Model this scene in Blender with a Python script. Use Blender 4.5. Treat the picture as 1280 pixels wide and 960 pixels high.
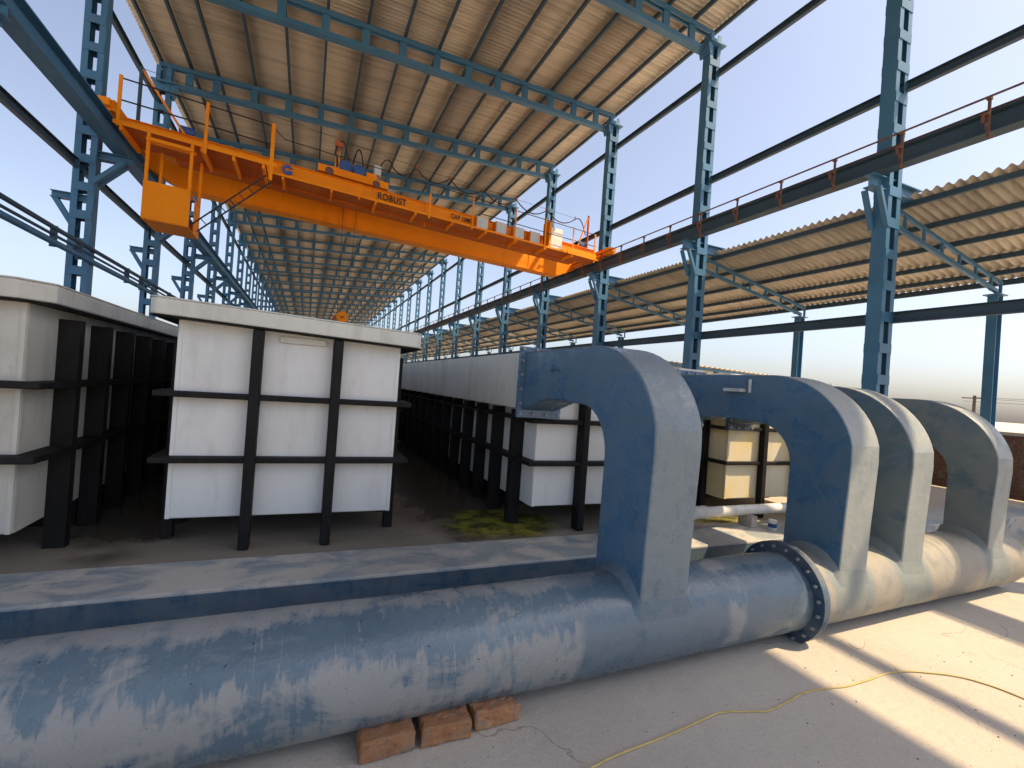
import bpy, math, random
from mathutils import Vector, Matrix
R = math.radians
rnd = random.Random(7)
for o in list(bpy.data.objects): bpy.data.objects.remove(o)
scn = bpy.context.scene
col = scn.collection

# ------------------------------------------------------------------ camera
YAW, PITCH, ROLL = R(23.373), R(0.367), R(4.027)
EYE = Vector((0, 0, 1.55))
fw = Vector((math.sin(YAW)*math.cos(PITCH), math.cos(YAW)*math.cos(PITCH), math.sin(PITCH)))
r0 = Vector((math.cos(YAW), -math.sin(YAW), 0)); u0 = r0.cross(fw)
rt = r0*math.cos(ROLL) + u0*math.sin(ROLL); up = -r0*math.sin(ROLL) + u0*math.cos(ROLL)
cam = bpy.data.cameras.new('camera'); camo = bpy.data.objects.new('camera', cam); col.objects.link(camo)
cam.sensor_width = 36; cam.lens = 594.2/1280*36; cam.clip_end = 5000; cam.clip_start = .05
camo.matrix_world = Matrix(((rt.x, up.x, -fw.x, EYE.x), (rt.y, up.y, -fw.y, EYE.y), (rt.z, up.z, -fw.z, EYE.z), (0, 0, 0, 1)))
scn.camera = camo

# ------------------------------------------------------------------ world, sun, exposure
SUN = Vector((.56, -.37, 1)).normalized()
w = bpy.data.worlds.new('World'); scn.world = w; w.use_nodes = True
nt = w.node_tree; nt.nodes.clear()
sk = nt.nodes.new('ShaderNodeTexSky'); sk.sky_type = 'NISHITA'; sk.sun_disc = False
sk.sun_elevation = math.asin(SUN.z); sk.sun_rotation = math.atan2(SUN.x, SUN.y)
sk.air_density = 1.0; sk.dust_density = 3.0; sk.ozone_density = 1.0; sk.altitude = 100
bg = nt.nodes.new('ShaderNodeBackground'); bg.inputs[1].default_value = .065
out = nt.nodes.new('ShaderNodeOutputWorld')
hs = nt.nodes.new('ShaderNodeHueSaturation'); hs.inputs['Saturation'].default_value = .74   # pale hazy daylight
nt.links.new(sk.outputs[0], hs.inputs['Color']); tn_ = nt.nodes.new('ShaderNodeMix'); tn_.data_type = 'RGBA'; tn_.blend_type = 'MULTIPLY'; tn_.inputs[0].default_value = 1; tn_.inputs[7].default_value = (.98, .965, 1.0, 1)
nt.links.new(hs.outputs[0], tn_.inputs[6]); nt.links.new(tn_.outputs[2], bg.inputs[0]); nt.links.new(bg.outputs[0], out.inputs[0])
sl = bpy.data.lights.new('sun', 'SUN'); sl.energy = 2.05; sl.angle = R(.53); sl.color = (1, .75, .45)
so = bpy.data.objects.new('sun', sl); col.objects.link(so)
so.rotation_euler = SUN.to_track_quat('Z', 'Y').to_euler(); so.location = SUN*60
scn.view_settings.view_transform = 'Standard'; scn.view_settings.look = 'None'
scn.view_settings.exposure = 1.88; scn.view_settings.gamma = 1

# ------------------------------------------------------------------ helpers
class MB:
    def __init__(s): s.v = []; s.f = []; s.sm = []
    def add(s, vs, fs, smooth=False):
        n = len(s.v); s.v += [tuple(v) for v in vs]; s.f += [tuple(i+n for i in f) for f in fs]; s.sm += [smooth]*len(fs); return s
    def hexa(s, p):  # 8 points: bottom 4 ccw, top 4 ccw
        return s.add(p, [(3, 2, 1, 0), (4, 5, 6, 7), (0, 1, 5, 4), (1, 2, 6, 5), (2, 3, 7, 6), (3, 0, 4, 7)])
    def box(s, a, b):
        x0, y0, z0 = a; x1, y1, z1 = b
        x0, x1 = min(x0, x1), max(x0, x1); y0, y1 = min(y0, y1), max(y0, y1); z0, z1 = min(z0, z1), max(z0, z1)
        return s.hexa([(x0, y0, z0), (x1, y0, z0), (x1, y1, z0), (x0, y1, z0), (x0, y0, z1), (x1, y0, z1), (x1, y1, z1), (x0, y1, z1)])
    def frame(s, p0, p1, upv=(0, 0, 1)):
        p0, p1 = Vector(p0), Vector(p1); d = (p1-p0).normalized(); u = Vector(upv)
        if abs(d.dot(u)) > .99: u = Vector((0, 1, 0))
        sd = d.cross(u).normalized(); u = sd.cross(d).normalized()
        return p0, p1, sd, u
    def prism(s, prof, p0, p1, upv=(0, 0, 1), smooth=False):  # prof: list of (side, up), ccw
        p0, p1, sd, u = s.frame(p0, p1, upv); n = len(prof)
        vs = [p0+sd*a+u*b for a, b in prof]+[p1+sd*a+u*b for a, b in prof]
        fs = [(i, (i+1) % n, (i+1) % n+n, i+n) for i in range(n)]
        s.add(vs, fs, smooth); s.add(vs, [tuple(range(n-1, -1, -1)), tuple(range(n, 2*n))]); return s
    def beam(s, p0, p1, w, h, upv=(0, 0, 1)):
        return s.prism([(-w/2, -h/2), (w/2, -h/2), (w/2, h/2), (-w/2, h/2)], p0, p1, upv)
    def ibeam(s, p0, p1, b, h, tf=.016, tw=.012, upv=(0, 0, 1)):
        pr = [(-b/2, -h/2), (b/2, -h/2), (b/2, -h/2+tf), (tw/2, -h/2+tf), (tw/2, h/2-tf), (b/2, h/2-tf), (b/2, h/2), (-b/2, h/2), (-b/2, h/2-tf), (-tw/2, h/2-tf), (-tw/2, -h/2+tf), (-b/2, -h/2+tf)]
        return s.prism(pr, p0, p1, upv)
    def chan(s, p0, p1, b, h, t=.012, upv=(0, 0, 1), flip=1):
        pr = [(0, -h/2), (b, -h/2), (b, -h/2+t), (t, -h/2+t), (t, h/2-t), (b, h/2-t), (b, h/2), (0, h/2)]
        if flip < 0: pr = [(-a, c) for a, c in reversed(pr)]
        return s.prism(pr, p0, p1, upv)
    def cyl(s, p0, p1, r, n=12, r1=None, caps=True):
        p0, p1, sd, u = s.frame(p0, p1); r1 = r if r1 is None else r1
        vs = [p0+(sd*math.cos(2*math.pi*i/n)+u*math.sin(2*math.pi*i/n))*r for i in range(n)]
        vs += [p1+(sd*math.cos(2*math.pi*i/n)+u*math.sin(2*math.pi*i/n))*r1 for i in range(n)]
        s.add(vs, [(i, (i+1) % n, (i+1) % n+n, i+n) for i in range(n)], True)
        if caps: s.add(vs, [tuple(range(n-1, -1, -1)), tuple(range(n, 2*n))])
        return s
    def tube(s, pts, r, n=8):
        pts = [Vector(p) for p in pts]; vs = []
        for i, p in enumerate(pts):
            d = (pts[min(i+1, len(pts)-1)]-pts[max(i-1, 0)]).normalized()
            u = Vector((0, 0, 1)) if abs(d.z) < .95 else Vector((0, 1, 0))
            sd = d.cross(u).normalized(); u = sd.cross(d)
            vs += [p+(sd*math.cos(2*math.pi*k/n)+u*math.sin(2*math.pi*k/n))*r for k in range(n)]
        fs = [(i*n+k, i*n+(k+1) % n, (i+1)*n+(k+1) % n, (i+1)*n+k) for i in range(len(pts)-1) for k in range(n)]
        s.add(vs, fs, True); s.add(vs, [tuple(range(n-1, -1, -1)), tuple(range(len(vs)-n, len(vs)))]); return s
    def xf(s, fn): s.v = [tuple(fn(*v)) for v in s.v]; return s
    def mesh(s, name, mat):
        m = bpy.data.meshes.new(name); m.from_pydata(s.v, [], s.f)
        m.polygons.foreach_set('use_smooth', s.sm); m.materials.append(mat); m.update(); return m
    def build(s, name, mat, parent=None, bevel=0, seg=2):
        m = s.mesh(name, mat)
        q, off = parent, Vector((0, 0, 0))
        while q is not None: off += q.location; q = q.parent
        if off.length > 0: m.transform(Matrix.Translation(-off))
        o = bpy.data.objects.new(name, m); col.objects.link(o); o.parent = parent
        if bevel:
            b = o.modifiers.new('bevel', 'BEVEL'); b.width = bevel; b.segments = seg; b.limit_method = 'ANGLE'; b.angle_limit = R(40)
        return o
def put(name, mesh, parent, loc=(0, 0, 0), rot=None):
    o = bpy.data.objects.new(name, mesh); col.objects.link(o); o.parent = parent; o.location = loc
    if rot: o.rotation_euler = rot
    return o
def thing(name, label, cat, loc=(0, 0, 0), group=None):
    o = bpy.data.objects.new(name, None); col.objects.link(o); o.location = loc; o.empty_display_size = .3
    return tag(o, label, cat, group)
def tag(o, label, cat, group=None):
    o['label'] = label; o['category'] = cat
    if group: o['group'] = group
    return o
def structure(o): o['kind'] = 'structure'; return o
def copy_tree(o, parent=None):
    c = o.copy(); col.objects.link(c); c.parent = parent
    for ch in list(o.children): copy_tree(ch, c)
    return c
K = .1575                                     # the bays run slightly askew to the rails
def sk_y(x, y): return y-K*(10.4-x)
def B(x, y, z): return Vector((x, sk_y(x, y), z))

# ------------------------------------------------------------------ materials
def nodes(name):
    m = bpy.data.materials.new(name); m.use_nodes = True; t = m.node_tree
    return m, t, t.nodes['Principled BSDF']
def N(t, kind, **kw):
    n = t.nodes.new(kind)
    for k, v in kw.items():
        if k.startswith('i_'): n.inputs[k[2:].replace('_', ' ')].default_value = v
        else: setattr(n, k, v)
    return n
def noise(t, coord, scale, detail=5, rough=.6, vec=(1, 1, 1), dist=0):
    mp = N(t, 'ShaderNodeMapping'); mp.inputs['Scale'].default_value = vec
    t.links.new(coord, mp.inputs[0])
    n = N(t, 'ShaderNodeTexNoise'); n.inputs['Scale'].default_value = scale; n.inputs['Detail'].default_value = detail
    n.inputs['Roughness'].default_value = rough; n.inputs['Distortion'].default_value = dist
    t.links.new(mp.outputs[0], n.inputs['Vector']); return n.outputs['Fac']
def ramp(t, fac, lo, hi):
    r = N(t, 'ShaderNodeMapRange'); r.inputs[1].default_value = lo; r.inputs[2].default_value = hi
    t.links.new(fac, r.inputs[0]); return r.outputs[0]
def math2(t, op, a, b):
    n = N(t, 'ShaderNodeMath', operation=op)
    for i, v in enumerate((a, b)):
        if isinstance(v, (int, float)): n.inputs[i].default_value = v
        else: t.links.new(v, n.inputs[i])
    return n.outputs[0]
def mix(t, fac, a, b):
    n = N(t, 'ShaderNodeMix', data_type='RGBA')
    for sck, v in ((n.inputs[0], fac), (n.inputs[6], a), (n.inputs[7], b)):
        if hasattr(v, 'node'): t.links.new(v, sck)
        elif isinstance(v, (int, float)): sck.default_value = v
        else: sck.default_value = (*v, 1)
    return n.outputs[2]
def bump(t, bs, fac, strength=.3, dist=.01):
    b = N(t, 'ShaderNodeBump'); b.inputs['Strength'].default_value = strength; b.inputs['Distance'].default_value = dist
    t.links.new(fac, b.inputs['Height']); t.links.new(b.outputs[0], bs.inputs['Normal'])
def pos(t): return N(t, 'ShaderNodeNewGeometry').outputs['Position']
def axis(t, p, i):
    s = N(t, 'ShaderNodeSeparateXYZ'); t.links.new(p, s.inputs[0]); return s.outputs[i]
def paint(name, c1, c2, rough=.45, scale=1.6, dirt=(.25, .22, .18), dirtamt=.35, streak=True, bmp=.1, spec=.5):
    m, t, b = nodes(name); p = pos(t)
    f = ramp(t, noise(t, p, scale), .35, .65)
    c = mix(t, f, c1, c2)
    d = noise(t, p, scale*3, 6, .65, (1, 1, .18) if streak else (1, 1, 1))
    dm = math2(t, 'MULTIPLY', ramp(t, d, .52, .78), dirtamt)
    c = mix(t, dm, c, dirt)
    t.links.new(c, b.inputs['Base Color'])
    rr = N(t, 'ShaderNodeMapRange'); rr.inputs[3].default_value = rough-.08; rr.inputs[4].default_value = rough+.25
    t.links.new(d, rr.inputs[0]); t.links.new(rr.outputs[0], b.inputs['Roughness'])
    b.inputs['Specular IOR Level'].default_value = spec
    bump(t, b, noise(t, p, 40, 4), bmp, .004)
    return m
M = {}
M['steel'] = paint('blue steel paint', (.045, .15, .275), (.058, .18, .32), .42, 1.1, (.12, .13, .13), .4, spec=.35)
M['steel_far'] = M['steel']
M['dark_steel'] = paint('dark primer steel', (.036, .07, .105), (.046, .085, .125), .5, 1.3, (.07, .065, .06), .3, spec=.3)
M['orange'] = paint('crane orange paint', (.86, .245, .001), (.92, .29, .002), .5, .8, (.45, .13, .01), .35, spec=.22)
M['underside'] = paint('shade-darkened orange paint', (.5, .11, .012), (.58, .14, .015), .6, 1.2, (.3, .07, .02), .4, spec=.15)  # crane orange darkened to carry the shade beneath walkway and near girder
M['red'] = paint('red oxide', (.32, .06, .025), (.42, .09, .035), .6, 4)
M['rust'] = paint('rusty steel', (.12, .055, .038), (.2, .10, .07), .75, 9, (.05, .03, .02), .5)
M['black'] = paint('black strap coating', (.005, .0055, .006), (.010, .0105, .011), .6, 3, (.07, .065, .055), .25, spec=.25)
M['cable'] = paint('black rubber', (.012, .012, .013), (.02, .02, .02), .6, 8)
M['motor'] = paint('motor blue', (.02, .07, .26), (.03, .1, .33), .4, 6)
M['panel'] = paint('panel grey', (.5, .56, .58), (.58, .62, .63), .4, 3)
M['letter'] = paint('black lettering', (.012, .01, .01), (.02, .018, .016), .5, 9, bmp=0)
M['logo'] = paint('logo blue', (.04, .1, .42), (.06, .13, .5), .5, 9, bmp=0)
M['pvc'] = paint('white pvc', (.68, .67, .63), (.76, .75, .71), .4, 3)
M['bolt'] = paint('zinc bolts', (.2, .23, .25), (.3, .33, .34), .4, 20)
M['yellow'] = paint('yellow cable', (.42, .33, .12), (.52, .41, .16), .55, 12, (.2, .17, .12), .5)
M['wood'] = paint('wood pole', (.07, .055, .045), (.1, .08, .06), .8, 4)

def m_tank(name, c1, c2, stain, yellow=0):
    m, t, b = nodes(name); p = pos(t)
    c = mix(t, ramp(t, noise(t, p, .9, 6, .6), .35, .65), c1, c2)
    s1 = ramp(t, noise(t, p, 3.2, 7, .7, (1, 1, .22)), .5, .8)
    c = mix(t, math2(t, 'MULTIPLY', s1, .75), c, stain)
    s2 = ramp(t, noise(t, p, 14, 5, .7, (1, 1, .5)), .6, .82)
    c = mix(t, math2(t, 'MULTIPLY', s2, .4), c, (stain[0]*.7, stain[1]*.68, stain[2]*.62))
    if yellow: c = mix(t, math2(t, 'MULTIPLY', ramp(t, noise(t, p, 1.7, 4), .4, .6), yellow), c, (.75, .56, .16))
    t.links.new(c, b.inputs['Base Color']); b.inputs['Roughness'].default_value = .48
    bump(t, b, noise(t, p, 2.2, 3), .25, .02); return m
M['tank'] = m_tank('white polypropylene sheet', (.66, .685, .675), (.73, .745, .73), (.45, .44, .40))
M['tank_old'] = m_tank('weathered polypropylene sheet', (.46, .46, .415), (.56, .555, .51), (.25, .235, .19))
M['tank_cream'] = m_tank('cream polypropylene sheet', (.7, .65, .50), (.74, .70, .58), (.5, .42, .26), .55)  # yellowish cream puts warm sunlight into the colour along with the stains
M['hood'] = m_tank('grey white duct sheet', (.56, .57, .52), (.64, .645, .59), (.36, .355, .3))

def m_frp(name, blue1, blue2, dust, amount, drip, gloss=.3, bands=(), lines=0, bandc=(.155, .20, .215), runs=False):
    m, t, b = nodes(name); p = pos(t)
    c = mix(t, ramp(t, noise(t, p, 1.3, 4, .55), .38, .62), blue1, blue2)
    c = mix(t, math2(t, 'MULTIPLY', ramp(t, noise(t, p, 5.0, 6, .7), .55, .72), .5), c, (blue1[0]*.55, blue1[1]*.6, blue1[2]*.7))
    big = noise(t, p, 2.4, 9, .7, (.8, 1, 1.3), .7)
    dr = noise(t, p, 9, 5, .65, (1.6, .35, .3), .5)
    f = math2(t, 'ADD', math2(t, 'MULTIPLY', big, 1-drip), math2(t, 'MULTIPLY', dr, drip))
    if runs:   # paint runs: a ragged blue coat along the crown, dust on the flank
        z = math2(t, 'ADD', axis(t, p, 2), math2(t, 'MULTIPLY', math2(t, 'SUBTRACT', noise(t, p, 8, 4, .6, (1.5, .05, .05), .2), .5), .42))
        f = math2(t, 'ADD', f, .04)
        f = math2(t, 'SUBTRACT', f, math2(t, 'MULTIPLY', ramp(t, z, .10, .15), .12))
        f = math2(t, 'ADD', f, math2(t, 'MULTIPLY', ramp(t, axis(t, p, 2), .285, .305), .10))
        f = math2(t, 'SUBTRACT', f, math2(t, 'MULTIPLY', ramp(t, z, -.06, -.16), .07))
    f = ramp(t, f, .5-.05, .5+.035)
    c = mix(t, math2(t, 'MULTIPLY', f, amount), c, dust)
    fine = ramp(t, noise(t, p, 26, 6, .75), .62, .7)
    c = mix(t, math2(t, 'MULTIPLY', fine, .28*amount), c, (dust[0]*.35, dust[1]*.38, dust[2]*.42))
    br = ramp(t, noise(t, p, 11, 5, .7, (.35, 1, 1.4)), .56, .75)
    c = mix(t, math2(t, 'MULTIPLY', br, .35*amount), c, (dust[0]*1.25, dust[1]*1.27, dust[2]*1.3))
    if lines:
        ln = ramp(t, noise(t, p, 10, 3, .5, (6.5, .25, .25), .15), .655, .70)
        ln = math2(t, 'MULTIPLY', ln, ramp(t, noise(t, p, 2.3, 3), .45, .6))
        c = mix(t, math2(t, 'MULTIPLY', ln, .4*lines), c, (dust[0]*1.7, dust[1]*1.7, dust[2]*1.7))
        st = N(t, 'ShaderNodeMapping'); st.inputs['Rotation'].default_value = (.5, .9, .4); t.links.new(p, st.inputs[0])
        sn = ramp(t, noise(t, st.outputs[0], 12, 4, .6, (.3, 1.5, 4)), .6, .68)
        c = mix(t, math2(t, 'MULTIPLY', sn, .35*lines), c, (blue1[0]*.7, blue1[1]*.7, blue1[2]*.72))
        pit = ramp(t, noise(t, p, 34, 2, .5), .735, .75)
        c = mix(t, math2(t, 'MULTIPLY', pit, .8*lines), c, (.02, .022, .026))
    if bands:
        x = math2(t, 'ADD', axis(t, p, 0), math2(t, 'MULTIPLY', math2(t, 'SUBTRACT', noise(t, p, 2.5, 4), .5), .28)); bm_ = None
        for xc, hw in bands:
            q = ramp(t, math2(t, 'ABSOLUTE', math2(t, 'SUBTRACT', x, xc), 0), hw+.035, hw-.02)
            bm_ = q if bm_ is None else math2(t, 'MAXIMUM', bm_, q)
        c = mix(t, math2(t, 'MULTIPLY', bm_, .72), c, bandc)
    t.links.new(c, b.inputs['Base Color'])
    rr = N(t, 'ShaderNodeMapRange'); rr.inputs[3].default_value = gloss-.03; rr.inputs[4].default_value = gloss+.3
    t.links.new(f, rr.inputs[0]); t.links.new(rr.outputs[0], b.inputs['Roughness'])
    hb = math2(t, 'ADD', noise(t, p, 7, 5, .6), math2(t, 'MULTIPLY', noise(t, p, 60, 3), .25))
    bump(t, b, hb, .35, .02); return m
M['frp_barrel'] = m_frp('blue laminate barrel with dust', (.075, .125, .175), (.105, .16, .205), (.29, .29, .28), .74, .32, .27, ((2.25, .62), (3.45, .42)), 1, (.075, .125, .175), True)
M['frp_arm'] = m_frp('blue laminate', (.05, .135, .24), (.066, .162, .28), (.12, .18, .235), .45, .3, .2)
M['frp_fillet'] = m_frp('blue grey overlay', (.13, .175, .2), (.17, .21, .225), (.26, .27, .25), .7, .3)
M['frp_pale'] = m_frp('pale dusty laminate barrel', (.22, .215, .19), (.25, .245, .215), (.30, .28, .235), .8, .3, .45, ((4.33, .27), (5.22, .26), (6.82, .24)), .4)
M['frp_arm_pale'] = m_frp('blue grey dusty laminate', (.085, .135, .175), (.11, .16, .195), (.2, .215, .21), .5, .3, .35)
M['frp_front'] = m_frp('outer face laminate', (.115, .165, .205), (.145, .195, .235), (.19, .225, .245), .5, .3, .24)  # greyer, paler tone for the outer faces of the arms
M['frp_front_pale'] = m_frp('pale outer face laminate', (.2, .245, .26), (.235, .275, .285), (.29, .305, .3), .6, .3, .36)
M['frp_flange'] = m_frp('dark blue flange', (.03, .065, .115), (.045, .09, .15), (.16, .165, .165), .45, .3)

def m_ground(name, c1, c2, wet=False):
    m, t, b = nodes(name); p = pos(t)
    c = mix(t, ramp(t, noise(t, p, .7, 7, .62), .35, .65), c1, c2)
    c = mix(t, math2(t, 'MULTIPLY', ramp(t, noise(t, p, 2.8, 6, .7), .55, .8), .45), c, (c1[0]*.6, c1[1]*.58, c1[2]*.55))
    c = mix(t, math2(t, 'MULTIPLY', ramp(t, noise(t, p, 55, 5, .8), .5, .7), .4), c, (c2[0]*1.22, c2[1]*1.22, c2[2]*1.22))
    c = mix(t, math2(t, 'MULTIPLY', ramp(t, noise(t, p, 38, 5, .8), .54, .68), .45), c, (c1[0]*.62, c1[1]*.62, c1[2]*.62))
    vo = N(t, 'ShaderNodeTexVoronoi', feature='DISTANCE_TO_EDGE'); vo.inputs['Scale'].default_value = .55
    wv = N(t, 'ShaderNodeVectorMath', operation='ADD'); nz_ = N(t, 'ShaderNodeTexNoise'); nz_.inputs['Scale'].default_value = 2.2; nz_.inputs['Detail'].default_value = 6
    t.links.new(p, nz_.inputs['Vector']); t.links.new(p, wv.inputs[0]); t.links.new(nz_.outputs['Color'], wv.inputs[1]); t.links.new(wv.outputs[0], vo.inputs['Vector'])
    c = mix(t, math2(t, 'MULTIPLY', ramp(t, vo.outputs[0], .006, .002), math2(t, 'MULTIPLY', ramp(t, noise(t, p, .9, 2), .5, .56), .6)), c, (c1[0]*.35, c1[1]*.34, c1[2]*.32))
    sp = ramp(t, noise(t, p, 23, 4, .8), .70, .74)
    c = mix(t, math2(t, 'MULTIPLY', sp, .7), c, (c1[0]*.25, c1[1]*.23, c1[2]*.21))
    ro = None
    if wet:
        x, y = axis(t, p, 0), axis(t, p, 1)
        wob = math2(t, 'MULTIPLY', math2(t, 'SUBTRACT', noise(t, p, 1.8, 5, .6), .5), 1.9)
        def blob(cx, cy, rx, ry, soft):
            dx = math2(t, 'DIVIDE', math2(t, 'SUBTRACT', x, cx), rx); dy = math2(t, 'DIVIDE', math2(t, 'SUBTRACT', y, cy), ry)
            r2 = math2(t, 'ADD', math2(t, 'MULTIPLY', dx, dx), math2(t, 'MULTIPLY', dy, dy))
            return ramp(t, math2(t, 'ADD', r2, wob), 1+soft, 1-soft)
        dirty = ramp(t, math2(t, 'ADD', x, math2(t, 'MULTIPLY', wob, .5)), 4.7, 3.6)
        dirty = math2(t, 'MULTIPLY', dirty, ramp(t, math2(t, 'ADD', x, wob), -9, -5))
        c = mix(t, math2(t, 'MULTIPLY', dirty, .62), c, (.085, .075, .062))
        wetm = math2(t, 'MAXIMUM', blob(1.9, 8.3, .95, 4.1, .25), blob(-1.35, 7.0, .7, 2.2, .25))
        c = mix(t, math2(t, 'MULTIPLY', wetm, .72), c, (.035, .034, .028))
        g = math2(t, 'MAXIMUM', blob(2.15, 5.0, .62, .55, .35), blob(5.25, 4.75, .75, .28, .3))
        gc = mix(t, ramp(t, noise(t, p, 5, 4), .4, .6), (.06, .07, .015), (.30, .29, .04))
        c = mix(t, math2(t, 'MULTIPLY', g, .85), c, gc)
        wa = math2(t, 'MAXIMUM', wetm, g)
        rr = N(t, 'ShaderNodeMapRange'); rr.inputs[3].default_value = .85; rr.inputs[4].default_value = .16
        t.links.new(wa, rr.inputs[0]); t.links.new(rr.outputs[0], b.inputs['Roughness'])
    else: b.inputs['Roughness'].default_value = .9
    t.links.new(c, b.inputs['Base Color'])
    bump(t, b, math2(t, 'ADD', noise(t, p, 9, 6, .7), math2(t, 'MULTIPLY', noise(t, p, 90, 3, .7), .4)), .5, .02 if not wet else .008)
    return m
M['yard'] = m_ground('concrete yard', (.40, .37, .325), (.48, .445, .395))
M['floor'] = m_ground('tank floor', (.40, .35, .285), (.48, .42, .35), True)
M['kerb'] = m_frp('painted dusty kerb', (.23, .28, .31), (.3, .335, .35), (.46, .44, .40), .9, .0, .5)
M['frp_face'] = m_frp('blue kerb paint', (.04, .09, .15), (.06, .12, .18), (.13, .15, .165), .4, .3)
M['far_ground'] = m_ground('dry earth', (.5, .45, .37), (.58, .52, .44))

def m_sheet(name, c1, c2):
    m, t, b = nodes(name); p = pos(t)
    c = mix(t, ramp(t, noise(t, p, .5, 6, .65, (1, .6, 1)), .35, .65), c1, c2)
    y = axis(t, p, 1); x = axis(t, p, 0)
    yy = math2(t, 'SUBTRACT', y, math2(t, 'MULTIPLY', x, K))
    row = math2(t, 'FLOOR', math2(t, 'DIVIDE', yy, 1.04), 0)
    wn = N(t, 'ShaderNodeTexWhiteNoise', noise_dimensions='2D')
    cb = N(t, 'ShaderNodeCombineXYZ'); t.links.new(row, cb.inputs[0]); t.links.new(math2(t, 'FLOOR', math2(t, 'DIVIDE', math2(t, 'ADD', x, 5.3), 3.2), 0), cb.inputs[1])
    t.links.new(cb.outputs[0], wn.inputs['Vector'])
    c = mix(t, math2(t, 'MULTIPLY', wn.outputs['Value'], .35), c, (c2[0]*1.22, c2[1]*1.22, c2[2]*1.2))
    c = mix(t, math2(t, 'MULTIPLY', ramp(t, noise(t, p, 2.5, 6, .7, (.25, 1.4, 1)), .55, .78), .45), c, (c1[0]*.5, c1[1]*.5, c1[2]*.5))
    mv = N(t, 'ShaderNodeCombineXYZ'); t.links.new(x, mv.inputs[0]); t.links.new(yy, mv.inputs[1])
    c = mix(t, math2(t, 'MULTIPLY', ramp(t, noise(t, mv.outputs[0], 1, 4, .7, (.22, 6.2, 1)), .46, .62), .42), c, (c1[0]*.48, c1[1]*.46, c1[2]*.44))  # dark streaks along the corrugations stand in for shading between the ridges
    t.links.new(c, b.inputs['Base Color']); b.inputs['Roughness'].default_value = .88
    bump(t, b, noise(t, p, 30, 4), .2, .006); return m
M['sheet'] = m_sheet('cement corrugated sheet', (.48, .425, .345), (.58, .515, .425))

def m_brick(name, c1, c2):
    m, t, b = nodes(name); p = pos(t)
    oi = N(t, 'ShaderNodeObjectInfo')
    c = mix(t, ramp(t, noise(t, p, 9, 6, .7), .35, .65), c1, c2)
    c = mix(t, math2(t, 'MULTIPLY', oi.outputs['Random'], .4), c, (c1[0]*.6, c1[1]*.55, c1[2]*.5))
    c = mix(t, math2(t, 'MULTIPLY', ramp(t, noise(t, p, 6, 7, .75), .5, .62), .75), c, (.22, .195, .165))
    c = mix(t, math2(t, 'MULTIPLY', ramp(t, noise(t, p, 17, 6, .8), .56, .64), .6), c, (.05, .042, .036))
    t.links.new(c, b.inputs['Base Color']); b.inputs['Roughness'].default_value = .92
    bump(t, b, noise(t, p, 30, 6, .75), .9, .02); return m
M['brick'] = m_brick('clay brick', (.36, .16, .07), (.44, .25, .13))
M['wall_brick'] = m_brick('old wall brick', (.16, .075, .045), (.23, .115, .07))
M['mortar'] = m_ground('mortar', (.20, .16, .12), (.27, .22, .17))
M['coping'] = m_ground('coping', (.45, .42, .37), (.52, .48, .42))

# ------------------------------------------------------------------ ground
G = -.34
def sheet_obj(name, x0, x1, y0, y1, z, mat, n=1):
    mb = MB(); mb.add([(x0, y0, z), (x1, y0, z), (x1, y1, z), (x0, y1, z)], [(0, 1, 2, 3)])
    return structure(mb.build(name, mat))
sheet_obj('ground', -1500, 1500, -1500, 2500, G-.01, M['far_ground'])
sheet_obj('concrete_yard', -30, 30, -14, 6, G, M['yard'])
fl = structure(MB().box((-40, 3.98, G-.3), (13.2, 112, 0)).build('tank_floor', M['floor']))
# raised kerb along the edge of the tank floor, its top dusted with overspray
kb = MB()
kb.box((-14, 3.80, G-.25), (13.2, 4.40, .012))
kerb = structure(kb.build('kerb', M['kerb'], bevel=.018, seg=3))
MB().box((-14, 3.794, G-.2), (5.15, 3.7995, -.012)).build('painted_face', M['frp_face'], kerb)

# ------------------------------------------------------------------ columns
COLH_R, COLH_L = 12.35, 10.95
def column_parts(h, side, detail=True):
    # local origin at the base, webs face +-x, battens on +-y
    W, D, ch = .40, .27, .12
    out = []
    for s in (-1, 1):
        mb = MB()
        x = s*W/2
        mb.box((x, -D/2, 0), (x-s*.014, D/2, h))
        for yy in (-1, 1):
            mb.box((x-s*.014, yy*D/2, 0), (x-s*ch, yy*(D/2-.014), h))
        out.append(('channel', mb))
    z = .25; bats = []
    while z < h-.2:
        bats.append(z); z += .62
    return out, bats, W, D, ch
def batten_box(s, W, D, z, hh=.19):
    return MB().box((-W/2+.01, s*(D/2+.001), z), (W/2-.01, s*(D/2+.013), z+hh))
bat_mesh = {}
for s in (-1, 1):
    bat_mesh[s] = batten_box(s, .40, .27, 0).mesh('batten', M['steel'])

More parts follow.
